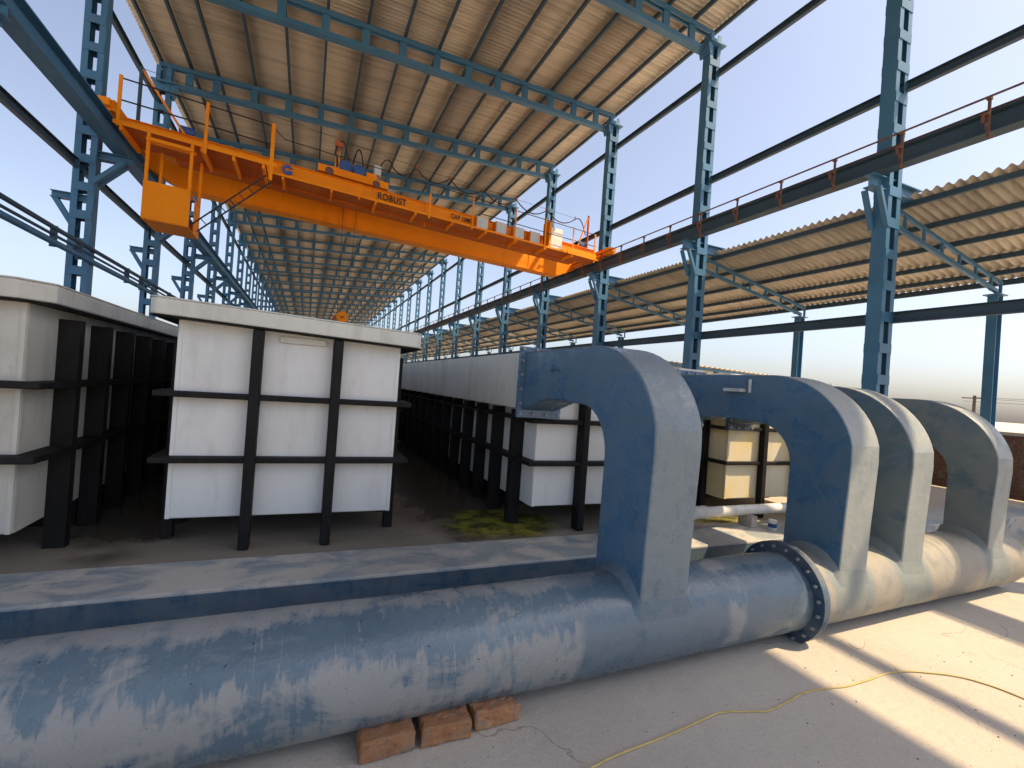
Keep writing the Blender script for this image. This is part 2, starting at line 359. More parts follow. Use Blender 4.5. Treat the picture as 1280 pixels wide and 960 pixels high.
def bracket_right(mb):
    # crane arm reaching inward, stub reaching outward
    mb['crane_arm'] = [MB().ibeam((-.62, 0, 6.06), (1.0, 0, 6.06), .2, .26, .02, .014)]
    mb['strut'] = [MB().beam((-.52, yy, 5.93), (-.20, yy*1.05, 5.2), .07, .09, (0, 1, 0)) for yy in (-.13, .13)]
    mb['cap_plate'] = [MB().box((-.30, -.26, 12.02), (.30, .26, 12.06))]
    mb['knee_plate'] = [MB().hexa([(-.27, -.2, 11.7), (-.21, -.2, 11.7), (-.21, .2, 11.7), (-.27, .2, 11.7), (-.34, -.2, 12.0), (-.21, -.2, 12.0), (-.21, .2, 12.0), (-.34, .2, 12.0)])]
def bracket_left(mb):
    mb['crane_arm'] = [MB().ibeam((.05, 0, 6.08), (.82, 0, 6.08), .2, .18, .02, .014)]
    mb['strut'] = [MB().beam((.68, yy, 6.0), (.15, yy, 5.42), .09, .1, (0, 1, 0)) for yy in (-.12, .12)]
    mb['outrigger_arm'] = [MB().ibeam((-.56, -.02, 5.06), (.21, -.02, 5.06), .16, .15, .016, .012)]
    mb['outrigger_strut'] = [MB().beam((-.50, -.02, 5.0), (-.10, -.02, 4.34), .1, .11, (0, 1, 0))]
    mb['cap_plate'] = [MB().box((-.30, -.26, 10.42), (.30, .26, 10.46))]
    mb['knee_plate'] = [MB().hexa([(.21, -.18, 10.05), (.25, -.18, 10.05), (.25, .18, 10.05), (.21, .18, 10.05), (.21, -.18, 10.4), (.38, -.18, 10.4), (.38, .18, 10.4), (.21, .18, 10.4)])]
def make_column(h, brk, label, group, detail, loc):
    root = thing('battened_column', label, 'column', loc, group)
    parts, bats, W, D, ch = column_parts(h, 0)
    br = {}; brk(br)
    if detail:
        for nme, mb in parts: put('channel', mb.mesh('channel', M['steel']), root)
        for z in bats:
            for s in (-1, 1): put('batten', bat_mesh[s], root, (0, 0, z))
        for nme, lst in br.items():
            for mb in lst: put(nme, mb.mesh(nme, M['steel']), root)
        put('base_plate', MB().box((-.32, -.28, 0), (.32, .28, .03)).mesh('base_plate', M['steel']), root)
    else:
        al = MB()
        for _, mb in parts: al.add(mb.v, mb.f)
        for z in bats:
            for s in (-1, 1):
                q = batten_box(s, W, D, z); al.add(q.v, q.f)
        for nme, lst in br.items():
            for mb in lst: al.add(mb.v, mb.f)
        put('shaft', al.mesh('shaft', M['steel']), root)
    return root
LR = 'blue battened steel column with crane bracket in the row carrying the lean-to roof'
LL = 'blue battened steel column with outward triangular bracket in the row beside the low pipes'
GR, GL = 'columns along the lean-to side', 'columns along the pipe side'
nearR = make_column(COLH_R, bracket_right, LR, GR, True, (10.4, 5.84, 0))
for y in (11, 16, 21, 26): copy_tree(nearR).location = (10.4, y-.16, 0)
farR = make_column(COLH_R, bracket_right, LR, GR, False, (10.4, 30.84, 0))
for y in list(range(36, 107, 5))+[1, -4]: copy_tree(farR).location = (10.4, y-.16, 0)
XL = -4.80
nearL = make_column(COLH_L, bracket_left, LL, GL, True, (XL, sk_y(XL, 16), 0))
for y in (11, 21, 26, 31): copy_tree(nearL).location = (XL, sk_y(XL, y), 0)
farL = make_column(COLH_L, bracket_left, LL, GL, False, (XL, sk_y(XL, 36), 0))
for y in range(41, 107, 5): copy_tree(farL).location = (XL, sk_y(XL, y), 0)

ORD = {1: 'first', 2: 'second', 3: 'third', 4: 'fourth', 5: 'fifth'}
def nth(y, base, name):
    k = round((y-16)/5)
    if k == 0: return '%s level with the orange crane' % base
    if k < 0: return '%s, %s before the orange crane towards the arches' % (base, ORD[-k])
    return '%s, %s beyond the orange crane' % (base, ORD[k] if k < 6 else 'far')
for o in list(bpy.data.objects):
    if o.name.startswith('battened_column'):
        base = 'blue battened column on the lean-to side' if o.location.x > 0 else 'blue battened column on the low pipe side'
        o['label'] = nth(o.location.y if o.location.x > 0 else o.location.y+K*(10.4-XL), base, 0)
# ------------------------------------------------------------------ main roof: trusses, purlins, sheeting
def zr(x): return 12.80-.1*(10.75-x)              # underside of the sheets
XE, XW = 10.75, -5.15
nodesx = [9.6-1.085*i for i in range(13)]+[-4.16, -4.72]
def truss_mbs():
    P = {'top_chord': [], 'bottom_chord': [], 'web_plate': []}
    def pt(x, z): return (x, -K*(10.4-x), z)
    xa, xb = 10.55, -4.95
    for yy, fl in ((-.07, -1), (.07, 1)):
        mb = MB().beam(pt(xa, zr(xa)-.205), pt(xb, zr(xb)-.205), .05, .13)
        mb.xf(lambda x, y, z: (x, y+yy, z)); P['top_chord'].append(mb)
        mb = MB().beam(pt(xa, zr(xa)-.795), pt(xb, zr(xb)-.795), .06, .13)
        mb.xf(lambda x, y, z: (x, y+yy, z)); P['bottom_chord'].append(mb)
    mb = MB().beam(pt(xa, zr(xa)-.87), pt(xb, zr(xb)-.87), .22, .014); P['bottom_chord'].append(mb)
    for x in nodesx:
        w = .21 if x > -4.5 else .3
        P['web_plate'].append(MB().hexa([pt(x-w/2, zr(x-w/2)-.85)[:1]+(pt(x, 0)[1]-.045, zr(x)-.85), (x+w/2, pt(x, 0)[1]-.045, zr(x)-.85), (x+w/2, pt(x, 0)[1]+.045, zr(x)-.85), (x-w/2, pt(x, 0)[1]+.045, zr(x)-.85),
                                 (x-w/2, pt(x, 0)[1]-.045, zr(x)-.15), (x+w/2, pt(x, 0)[1]-.045, zr(x)-.15), (x+w/2, pt(x, 0)[1]+.045, zr(x)-.15), (x-w/2, pt(x, 0)[1]+.045, zr(x)-.15)]))
    return P
LT = 'blue steel roof girder of two chords and upright web plates under the corrugated roof'
GT = 'roof girders across the main hall'
def make_truss(detail, y):
    root = thing('roof_girder', LT, 'roof girder', (0, y, 0), GT); P = truss_mbs()
    if detail:
        for n, l in P.items():
            for mb in l: put(n, mb.mesh(n, M['steel']), root)
    else:
        al = MB()
        for n, l in P.items():
            for mb in l: al.add(mb.v, mb.f)
        put('frame', al.mesh('frame', M['steel']), root)
    return root
tn = make_truss(True, 11)
for y in (16, 21, 26, 31, 36): copy_tree(tn).location.y = y
tf = make_truss(False, 41)
for y in list(range(46, 107, 5))+[6, 1, -4]: copy_tree(tf).location.y = y
for o in list(bpy.data.objects):
    if o.name.startswith('roof_girder'): o['label'] = nth(o.location.y, 'blue steel roof girder with upright web plates', 0)
YN, YF = -4.6, 107
for x in [10.62]+nodesx[:13]+[-4.16, -4.95]:
    mb = MB().chan((0, YN-K*(10.4-x), -.07), (0, YF-K*(10.4-x), -.07), .07, .125, .01)
    o = mb.build('purlin', M['dark_steel']); o.location = (x, 0, zr(x))
    tag(o, 'long thin steel purlin running along under the main roof sheets', 'purlin', 'purlins under the main roof')
# sheets
def corr(length, dx, dz, shear, period, amp, seg=6, th=.008):
    n = int(round(length/period)); mb = MB(); vs = []
    m = n*seg
    for i in range(m+1):
        y = length*i/m; z = amp*math.cos(2*math.pi*i/seg)
        vs += [(0, y, z), (dx, y+shear, z+dz), (0, y, z+th), (dx, y+shear, z+dz+th)]
    fs = []
    for i in range(m):
        a, b2 = 4*i, 4*i+4
        fs += [(a, b2, b2+1, a+1), (a+2, a+3, b2+3, b2+2), (a, a+2, b2+2, b2), (a+1, b2+1, b2+3, a+3)]
    mb.add(vs, fs, True); return mb
roof = thing('main_roof', 'wide tan corrugated roof over the hall above the orange crane', 'roof', (0, 0, 0))
rows = [XW, -2.335, .92, 4.175, 7.43, XE]
for i in range(5):
    x0 = rows[i]; dx = rows[i+1]-x0+.03
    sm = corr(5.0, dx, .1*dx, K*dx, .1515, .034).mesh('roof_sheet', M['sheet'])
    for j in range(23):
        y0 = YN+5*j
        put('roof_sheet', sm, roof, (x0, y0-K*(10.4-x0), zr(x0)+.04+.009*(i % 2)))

# ------------------------------------------------------------------ girts, rails
def long_thing(name, label, cat, mb, mat, group=None):
    return tag(mb.build(name, mat), label, cat, group)
y0, y1 = -9, 107
for z, nm in ((8.07, 'lower'), (11.25, 'upper')):
    long_thing('girt', 'long dark steel girt along the lean-to side, the %s of two above the crane rail' % nm, 'girt', MB().chan((10.62, y0, z), (10.62, y1, z), .1, .19, .012, flip=-1), M['dark_steel'])
long_thing('girt', 'long dark steel girt below the lean-to roof, at mid height of the columns', 'girt', MB().chan((10.62, y0, 3.45), (10.62, y1, 3.45), .1, .22, .012, flip=-1), M['dark_steel'])
long_thing('girt', 'dark steel girt high on the pipe side row, near the roof edge', 'girt', MB().chan((-4.98, 6, 9.9), (-4.98, 104, 9.9), .09, .2, .012), M['dark_steel'])
long_thing('girt', 'dark steel girt on the pipe side row just under the crane rail brackets', 'girt', MB().chan((-4.98, 4, 5.78), (-4.98, 104, 5.78), .09, .2, .012), M['dark_steel'])

RX, LX = 9.95, -4.2
g = thing('crane_runway', 'dark steel crane runway beam carrying the rusty conductor brackets', 'runway beam', (RX, 6, 6.19))
MB().ibeam((RX, y0, 6.37), (RX, y1, 6.37), .26, .35, .024, .014).build('beam', M['dark_steel'], g)
MB().prism([(-.055, 0), (.055, 0), (.055, .02), (.012, .03), (.012, .055), (.034, .06), (.034, .085), (-.034, .085), (-.034, .06), (-.012, .055), (-.012, .03), (-.055, .02)], (RX, y0, 6.545), (RX, y1, 6.545)).build('rail', M['rust'], g)
g = thing('crane_runway', 'blue steel crane runway beam resting on the pipe side brackets', 'runway beam', (LX, 6, 6.19))
MB().ibeam((LX, 3, 6.39), (LX, y1-2.5, 6.39), .30, .40, .024, .014).build('beam', M['steel'], g)
MB().prism([(-.055, 0), (.055, 0), (.055, .02), (.012, .03), (.012, .055), (.034, .06), (.034, .085), (-.034, .085), (-.034, .06), (-.012, .055), (-.012, .03), (-.055, .02)], (LX, 3, 6.59), (LX, y1-2.5, 6.59)).build('rail', M['rust'], g)

# conductor line with rusty brackets
cd = thing('conductor_line', 'thin conductor bar on a row of rusty brackets beside the runway beam', 'conductor line', (9.74, 4, 6.1))
MB().beam((9.66, y0, 6.70), (9.66, y1, 6.70), .02, .03).build('conductor_bar', M['rust'], cd)
bm = MB().box((-.03, -.018, -.14), (.0, .018, .50)); bm.box((0, -.016, -.12), (.12, .016, -.09)); bm.box((-.06, -.03, .455), (.01, .03, .50)); bm.box((-.1, -.02, .2), (-.031, .075, .235)); bm.cyl((-.07, .05, .1), (-.07, .05, .24), .028, 8); bm.box((-.055, -.03, -.02), (-.031, .03, .09))
bmesh_ = bm.mesh('conductor_bracket', M['rust'])
for i in range(80):
    put('conductor_bracket', bmesh_, cd, (9.70-9.74, 4.04+1.21*i-4, 6.2-6.1))
# low pipes past the pipe side columns
pp = thing('pipe_run', 'pair of slim dark pipes strapped along the open side columns above the tanks', 'pipes', (-4.55, 12, 3.7))
MB().tube([(-4.56, 5, 4.02), (-4.56, 12, 3.95), (-4.56, 60, 3.85)], .045, 10).build('pipe', M['dark_steel'], pp)
MB().tube([(-4.56, 5, 3.72), (-4.56, 12, 3.68), (-4.56, 60, 3.62)], .06, 10).build('pipe', M['steel'], pp)
MB().tube([(-4.60, 5, 3.86), (-4.60, 9, 3.84), (-4.60, 16, 3.83), (-4.6, 60, 3.75)], .03, 8).build('pipe', M['dark_steel'], pp)
for y in (11.8, 12.9, 15.8, 17, 20, 22): MB().box((-4.64, y, 3.60), (-4.53, y+.03, 4.0)).build('pipe_clamp', M['dark_steel'], pp)

# ------------------------------------------------------------------ lean-to
ZA, ZB, XA, XB = 5.97, 5.02, 11.02, 15.75
def zl(x): return ZA+(ZB-ZA)*(x-XA)/(XB-XA)
lr = thing('lean_to_roof', 'lower tan corrugated lean-to roof outside the crane row', 'roof', (0, 0, 0))
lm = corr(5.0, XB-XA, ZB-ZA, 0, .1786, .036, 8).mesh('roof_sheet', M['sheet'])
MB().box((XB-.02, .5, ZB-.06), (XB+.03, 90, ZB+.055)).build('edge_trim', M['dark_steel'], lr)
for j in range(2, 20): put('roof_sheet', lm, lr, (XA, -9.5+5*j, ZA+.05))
for i, x in enumerate((11.15, 12.18, 13.2, 14.2, 15.05, 15.68)):
    o = MB().chan((0, .5, -.05), (0, 90, -.05), .07, .11, .01).build('purlin', M['dark_steel']); o.location = (x, 0, zl(x))
    tag(o, 'dark steel purlin running along under the lean-to roof', 'purlin', 'purlins under the lean-to roof')
def lean_frame():
    root = thing('rafter_truss', 'slim grey steel rafter truss sloping from hall column to lean-to post', 'rafter', (0, 6, 0), 'rafter frames under the lean-to')
    a, b2 = 10.64, 15.25
    put('top_chord', MB().beam((a, 0, zl(a)-.16), (15.45, 0, zl(15.45)-.16), .06, .08).mesh('top_chord', M['steel']), root)
    put('bottom_chord', MB().beam((a, 0, zl(a)-.52), (b2, 0, zl(b2)-.42), .07, .09).mesh('bottom_chord', M['steel']), root)
    for i in range(6):
        x = 11.35+.72*i
        put('web', MB().beam((x, 0, zl(x)-.5), (x, 0, zl(x)-.18), .05, .05).mesh('web', M['steel']), root)
    return root
def lean_post():
    root = thing('lean_to_post', 'slender steel post holding the outer edge of the lean-to roof', 'post', (15.2, 6, G), 'posts under the outer lean-to edge')
    put('shaft', MB().ibeam((0, 0, 0), (0, 0, 4.92), .2, .24, .016, .012, (1, 0, 0)).mesh('shaft', M['steel']), root)
    put('head_plate', MB().box((-.2, -.16, 4.925), (.2, .16, 4.95)).mesh('head_plate', M['steel']), root)
    put('hanger', MB().box((.2, -.03, 4.95), (.24, .03, 5.32)).mesh('hanger', M['steel']), root)
    return root
lf, lp = lean_frame(), lean_post()
for y in list(range(11, 92, 5))+[1]:
    copy_tree(lf).location.y = y; copy_tree(lp).location.y = y

for o in list(bpy.data.objects):
    if o.name.startswith('rafter_truss'): o['label'] = nth(o.location.y, 'slim steel rafter truss under the lean-to roof', 0)
    if o.name.startswith('lean_to_post'): o['label'] = nth(o.location.y, 'slender outer post of the lean-to roof', 0)
# ------------------------------------------------------------------ overhead crane
def cr(mb): return mb.xf(lambda x, y, z: (x, sk_y(x, y), z))
crane = thing('overhead_crane', 'orange double girder overhead travelling crane spanning the hall under the roof', 'crane', B(2.8, 16.4, 6.2))
ZT = 7.02
def girder(y0, y1, zb):
    mb = MB(); xa, xb, c = -4.25, 9.9, .9
    prof = [(xa, zb+.4), (xa+c, zb), (xb-c, zb), (xb, zb+.4), (xb, ZT), (xa, ZT)]
    n = len(prof); vs = [(x, y0+.03, z) for x, z in prof]+[(x, y1-.03, z) for x, z in prof]
    mb.add(vs, [(i, (i+1) % n, (i+1) % n+n, i+n) for i in range(n)]+[tuple(range(n-1, -1, -1)), tuple(range(n, 2*n))])
    mb.box((xa+c, y0-.02, zb-.018), (xb-c, y1+.02, zb-.001)); mb.box((xa, y0-.02, ZT+.001), (xb, y1+.02, ZT+.018))
    return cr(mb)
g1 = girder(15.80, 16.25, 6.44).build('girder', M['orange'], crane)
g2 = girder(17.25, 17.7, 6.18).build('girder', M['orange'], crane)
for x, yy in ((1.45, 15.82), (3.0, 15.82), (.75, 17.27), (1.15, 17.27), (7.6, 17.27)):
    cr(MB().box((x, yy-.012, 6.30), (x+.035, yy+.01, ZT-.02))).build('stiffener', M['orange'], crane)
for yy in (15.95, 17.5):
    cr(MB().box((-3.9, yy, ZT+.02), (9.6, yy+.06, ZT+.07))).build('trolley_rail', M['rust'], crane)
# end carriages with wheels
for X, lab in ((RX, 0), (LX, 1)):
    zb = 6.68 if X > 0 else 6.72
    yb = sk_y(X, 14.75 if X > 0 else 14.85); ye = sk_y(X, 18.55)
    ec = MB().box((X-.15, yb, zb), (X+.15, ye, zb+.24)).build('end_carriage', M['orange'], crane, bevel=.02)
    for yy in (yb+.35, ye-.35):
        MB().cyl((X-.06, yy, zb), (X+.06, yy, zb), .05 if X > 0 else .06, 14).build('wheel', M['rust'], ec).location = (0, 0, 0)
    MB().box((X-.1, yb-.14, zb+.05), (X+.1, yb-.001, zb+.2)).build('buffer', M['orange'], ec)
# walkway: floor plate, edge angle, ribs
ZW = 6.42
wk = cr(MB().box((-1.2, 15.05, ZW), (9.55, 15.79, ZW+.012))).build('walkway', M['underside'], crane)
cr(MB().box((-1.2, 15.035, ZW-.03), (9.55, 15.049, ZW+.03))).build('edge_angle', M['orange'], wk)
x = -.9
while x < 9.4:
    cr(MB().box((x, 15.052, ZW-.10), (x+.05, 15.79, ZW-.001))).build('rib', M['orange'], wk); x += 1.15
cr(MB().box((-3.2, 15.81, 6.385), (8.9, 16.24, 6.420))).build('shade_plate', M['underside'], crane)  # added dark sheet in place of shade under the near girder
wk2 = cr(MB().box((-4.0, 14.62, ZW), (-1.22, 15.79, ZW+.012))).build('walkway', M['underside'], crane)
cr(MB().box((-4.0, 14.60, ZW-.02), (-1.0, 14.619, ZW+.07))).build('edge_angle', M['orange'], wk2)
for x in (-3.9, -2.5, -1.9, -1.3): cr(MB().box((x, 14.621, ZW-.12), (x+.05, 15.79, ZW-.001))).build('rib', M['orange'], wk2)
# hand rails
hr = MB()
for z in (.5, .95):
    hr.tube([B(-3.95, 14.63, ZW+z), B(-1.15, 14.63, ZW+z)], .016, 6)
    hr.tube([B(4.7, 15.06, ZW+z*.95), B(9.4, 15.06, ZW+z*.95)], .013, 6)
hr.tube([B(-1.15, 14.63, ZW+.95), B(-.9, 15.06, ZW+.9), B(4.7, 15.06, ZW+.9)], .012, 6)
hr.build('hand_rail', M['cable'], crane)
for x, yy, a, b2, w2 in [(-3.95, 14.62, -.05, 1.0, .06), (-2.45, 14.62, -.15, 1.0, .06), (-1.15, 14.62, -.35, 1.0, .08), (.95, 15.05, -.1, .3, .04), (2.95, 15.05, -.1, .62, .05), (4.35, 15.05, -.1, .9, .04), (5.9, 15.05, -.12, .92, .04), (7.1, 15.05, -.12, .95, .04), (8.3, 15.05, -.12, .92, .04), (9.3, 15.05, -.12, .9, .05)]:
    cr(MB().box((x, yy-.03, ZW+a), (x+w2, yy-.001, ZW+b2))).build('rail_post', M['orange'], crane)
# control panels on the walkway
for x in (4.62, 5.32, 6.0, 6.66):
    pb = cr(MB().box((x, 15.35, ZW+.013), (x+.42, 15.62, ZW+.50))).build('control_panel', M['orange'], crane, bevel=.01)
    cr(MB().box((x+.02, 15.335, ZW+.05), (x+.40, 15.349, ZW+.48))).build('panel_door', M['panel'], pb)
cb = cr(MB().box((7.45, 15.2, ZW+.013), (7.95, 15.6, ZW+.78))).build('control_cabinet', M['pvc'], crane, bevel=.02)
cr(MB().box((7.32, 15.1, ZW+.013), (7.40, 15.6, ZW+.95))).build('cabinet_frame', M['orange'], crane)
cr(MB().box((8.1, 15.0, ZW-.04), (9.4, 15.03, ZW+.16))).build('kick_plate', M['orange'], crane)
# masts at both ends for the festoon wire
for x in (-3.95, 9.5):
    ms = MB(); ms.tube([B(x, 15.85, ZT), B(x, 15.85, 8.3)], .04, 8).build('festoon_mast', M['red'] if x > 0 else M['dark_steel'], crane)
    MB().tube([B(x+(.9 if x < 0 else -.45), 15.85, ZT), B(x, 15.85, 8.28)], .026, 8).build('mast_stay', M['orange'], crane)
for x in (-3.2, 9.2): cr(MB().cyl((x, 16.0, ZT+.15), (x+.3, 16.0, ZT+.15), .13, 12)).build('drive_motor', M['motor'], crane)
# lettering
def text(s, size, x, y, z, mat, parent, name, bold=.006, sx=.8):
    c = bpy.data.curves.new(name, 'FONT'); c.body = s; c.size = size; c.extrude = .004; c.offset = bold; c.space_character = 1.12
    o = bpy.data.objects.new(name+'_tmp', c); col.objects.link(o)
    m = bpy.data.meshes.new_from_object(o.evaluated_get(bpy.context.evaluated_depsgraph_get())); bpy.data.objects.remove(o)
    m.materials.clear(); m.materials.append(mat)
    r = bpy.data.objects.new(name, m); col.objects.link(r); r.parent = parent
    r.matrix_local = Matrix.Translation(B(x, y, z)-parent.location) @ Matrix.Rotation(math.atan(K), 4, 'Z') @ Matrix.Rotation(R(90), 4, 'X') @ Matrix.Diagonal((sx, 1, 1, 1))
    return r
text('ROBUST', .27, 1.54, 15.79-.006, 6.765, M['letter'], crane, 'lettering', .005)
text('CAP', .2, 3.86, 15.79-.006, 6.79, M['letter'], crane, 'lettering', .003)
text('10MT', .19, 4.24, 15.79-.006, 6.79, M['letter'], crane, 'lettering', .002)
lg = MB(); c0 = B(-.82, 15.80, 6.865)
for i in range(28):
    if i in (0, 1, 27): continue
    a0, a1 = 2*math.pi*i/28, 2*math.pi*(i+1)/28
    q = []
    for yy in (15.775, 15.806):
        for a, rr in ((a0, .07), (a1, .07), (a1, .13), (a0, .13)): q.append((-.82+rr*math.cos(a), yy, 6.865+rr*math.sin(a)))
    lg.hexa(q)
lg.box((-.84, 15.775, 6.81), (-.72, 15.806, 6.85))
cr(lg).build('emblem', M['logo'], crane)
# driver cab
cab = MB(); cx0, cx1, cy0, cy1, cz0, cz1, cz2 = -3.44, -2.62, 14.58, 15.66, 4.58, 5.38, 6.40
t_ = .02
def cpart(mb, nm, mat, par, bevel=0): return cr(mb).build(nm, mat, par, bevel)
cabp = cpart(MB().box((cx0, cy0, cz0), (cx1, cy0+t_, cz1)), 'cab_panel', M['orange'], crane)
cpart(MB().box((cx0, cy0+t_, cz0-.015), (cx1, cy1, cz0-.001)), 'cab_floor', M['orange'], crane)
cpart(MB().box((cx0, cy0+t_, cz0), (cx0+t_, cy1, cz1)), 'cab_panel', M['orange'], crane)
cpart(MB().box((cx1-t_, cy0+.55, cz0), (cx1, cy1, cz1-.1)), 'cab_panel', M['orange'], crane)
cpart(MB().box((cx0, cy1-t_, cz0), (cx1, cy1, cz0+.3)), 'cab_panel', M['orange'], crane)
for x, yy in ((cx0, cy0), (cx1-.06, cy0), (cx0, cy1-.06), (cx1-.06, cy1-.06)):
    cpart(MB().box((x+.002, yy+.022, cz0), (x+.058, yy+.078, cz2)), 'cab_post', M['orange'], crane)
cpart(MB().box((cx0, cy0-.01, cz2-.17), (cx1, cy0+.02, cz2-.10)), 'cab_header', M['orange'], crane)
cpart(MB().box((cx0+.0, cy0+.3, cz2-.12), (cx1, cy0+.35, cz2-.05)), 'cab_header', M['orange'], crane)
for s in (cx0+.03, cx1-.07): cpart(MB().box((s, cy0+.08, cz1-.03), (s+.03, cy1, cz1+.0)), 'cab_rail', M['orange'], crane)
seat = MB().box((-3.12, 15.05, 5.0), (-2.82, 15.35, 5.08)); seat.box((-3.1, 15.33, 5.08), (-2.84, 15.39, 5.36)); seat.box((-3.0, 15.16, 4.59), (-2.94, 15.24, 5.0))
seat.cyl((-2.97, 15.30, 5.47), (-2.97, 15.38, 5.47), .12, 14)
cpart(seat, 'driver_seat', M['cable'], crane)
# cab ladder
lad = MB(); A0, A1 = Vector((-2.6, 14.72, 4.66)), Vector((-1.2, 14.60, 6.15))
off = Vector((.12, 0, -.12))
for o_ in (Vector((0, 0, 0)), off): lad.tube([A0+o_, A1+o_], .017, 6)
for i in range(1, 8):
    p_ = A0.lerp(A1, i/8); lad.tube([p_, p_+off], .012, 6)
cpart(lad, 'cab_ladder', M['cable'], crane)

# trolley on top
tr = thing('crane_trolley', 'orange hoist trolley with blue motors on top of the crane girders', 'trolley', B(.9, 16.7, 7.1))
tb = MB(); tb.box((-.1, 15.90, ZT+.12), (1.85, 15.96, ZT+.32)); tb.box((-.1, 17.52, ZT+.12), (1.85, 17.58, ZT+.32)); tb.box((-.1, 15.961, ZT+.13), (0, 17.519, ZT+.30)); tb.box((1.75, 15.961, ZT+.13), (1.85, 17.519, ZT+.30)); tb.box((.001, 15.961, ZT+.2), (1.749, 17.519, ZT+.22))
cr(tb).build('trolley_frame', M['orange'], tr)
for x in (.2, 1.5):
    for yy in (15.90, 17.5):
        cr(MB().cyl((x, yy-.01, ZT+.18), (x, yy+.08, ZT+.18), .11, 14)).build('trolley_wheel', M['rust'], tr)
for x in (.62, 1.0):
    mo = cr(MB().cyl((x, 16.0, ZT+.48), (x, 16.5, ZT+.48), .165, 16)).build('hoist_motor', M['motor'], tr)
    for k in range(5): cr(MB().cyl((x, 16.05+.09*k, ZT+.48), (x, 16.09+.09*k, ZT+.48), .185, 16)).build('cooling_fin', M['motor'], mo)
cr(MB().cyl((.3, 16.9, ZT+.42), (1.6, 16.9, ZT+.42), .2, 20)).build('rope_drum', M['orange'], tr)
cr(MB().box((1.2, 15.98, ZT+.25), (1.5, 16.4, ZT+.5))).build('gear_case', M['orange'], tr, bevel=.03)
cr(MB().box((1.08, 15.97, ZT+.26), (1.7, 16.0, ZT+.32))).build('guard', M['orange'], tr)
cr(MB().box((1.42, 16.0, ZT+.5), (1.62, 16.2, ZT+.78))).build('limit_box', M['panel'], tr, bevel=.02)
for x in (.33, .42): cr(MB().box((x, 16.02, ZT+.22), (x+.03, 16.06, ZT+.85))).build('hose_mast', M['orange'], tr)
MB().tube([B(.4, 16.04, 7.87), B(.4, 16.04, 8.45)], .018, 6).build('hose_mast', M['red'], tr)
cr(MB().box((.3, 16.0, 8.0), (.52, 16.1, 8.14))).build('cable_clamp', M['red'], tr)
def arc(a, b2, h, n=10):
    a, b2 = Vector(a), Vector(b2); return [a.lerp(b2, i/n)+Vector((0, 0, h*4*(i/n)*(1-i/n))) for i in range(n+1)]
MB().tube(arc(B(.4, 16.04, 8.05), B(.7, 16.2, 7.68), .32), .022, 6).build('hose', M['cable'], tr)
MB().tube(arc(B(.82, 16.1, 7.66), B(1.12, 16.1, 7.6), .5), .022, 6).build('hose', M['cable'], tr)
MB().tube([B(.36, 16.04, 8.1), B(.33, 16.04, 7.8), B(.42, 16.04, 7.45)], .03, 6).build('hose', M['cable'], tr)
# hook block on ropes
hx, hy, hz = .86, 16.75, 3.29
hk = thing('hook_block', 'round orange sheave block hanging on wire ropes over the white tank', 'hook block', B(hx, hy, hz))
cr(MB().cyl((hx, hy-.10, hz), (hx, hy+.10, hz), .17, 24)).build('sheave', M['orange'], hk, bevel=.02)
cr(MB().cyl((hx, hy-.14, hz), (hx, hy-.101, hz), .035, 10)).build('sheave_pin', M['rust'], hk)
cr(MB().box((hx-.27, hy-.08, hz-.12), (hx-.171, hy+.08, hz+.02))).build('side_plate', M['red'], hk)
cr(MB().box((hx-.1, hy-.05, hz-.32), (hx+.1, hy+.05, hz-.171))).build('crosshead', M['red'], hk)
MB().tube([B(hx+.16*math.sin(a), hy, hz-.45+.14*math.cos(a)) for a in [i*.3 for i in range(16)]], .035, 8).build('hook', M['red'], hk)
for s in (-.14, .14): MB().tube([B(hx+s, hy, hz), B(hx+s*1.4, hy, 7.2)], .007, 6).build('wire_rope', M['cable'], hk)
# festoon cable
fx = [1.62, 2.75, 3.9, 5.15, 6.5, 7.85, 9.2, 9.5]
pts = arc(B(1.55, 16.1, 7.7), B(2.0, 16.3, 8.05), .25, 8)[:-1]
pts += arc(B(2.0, 16.3, 8.0), B(2.75, 16.4, 8.25), -.22, 8)[:-1]
for a, b2 in zip(fx[1:-1], fx[2:]):
    pts += arc(B(a, 16.4, 8.27), B(b2, 16.4, 8.27), -.30 if b2-a > .5 else .05, 9)[:-1]
pts += [B(9.52, 16.3, 8.1), B(9.5, 16.0, 7.6)]
fe = thing('festoon_cable', 'black power cable looping on a wire above the crane walkway', 'cable', B(5, 16.4, 8.2))
MB().tube(pts, .02, 6).build('cable', M['cable'], fe)
MB().tube([B(-3.95, 15.85, 8.28), B(2.7, 16.4, 8.3), B(9.5, 16.4, 8.3)], .006, 5).build('wire', M['cable'], fe)
for x in fx[1:-1]: cr(MB().box((x-.02, 16.38, 8.22), (x+.02, 16.42, 8.36))).build('cable_hanger', M['red'], fe)

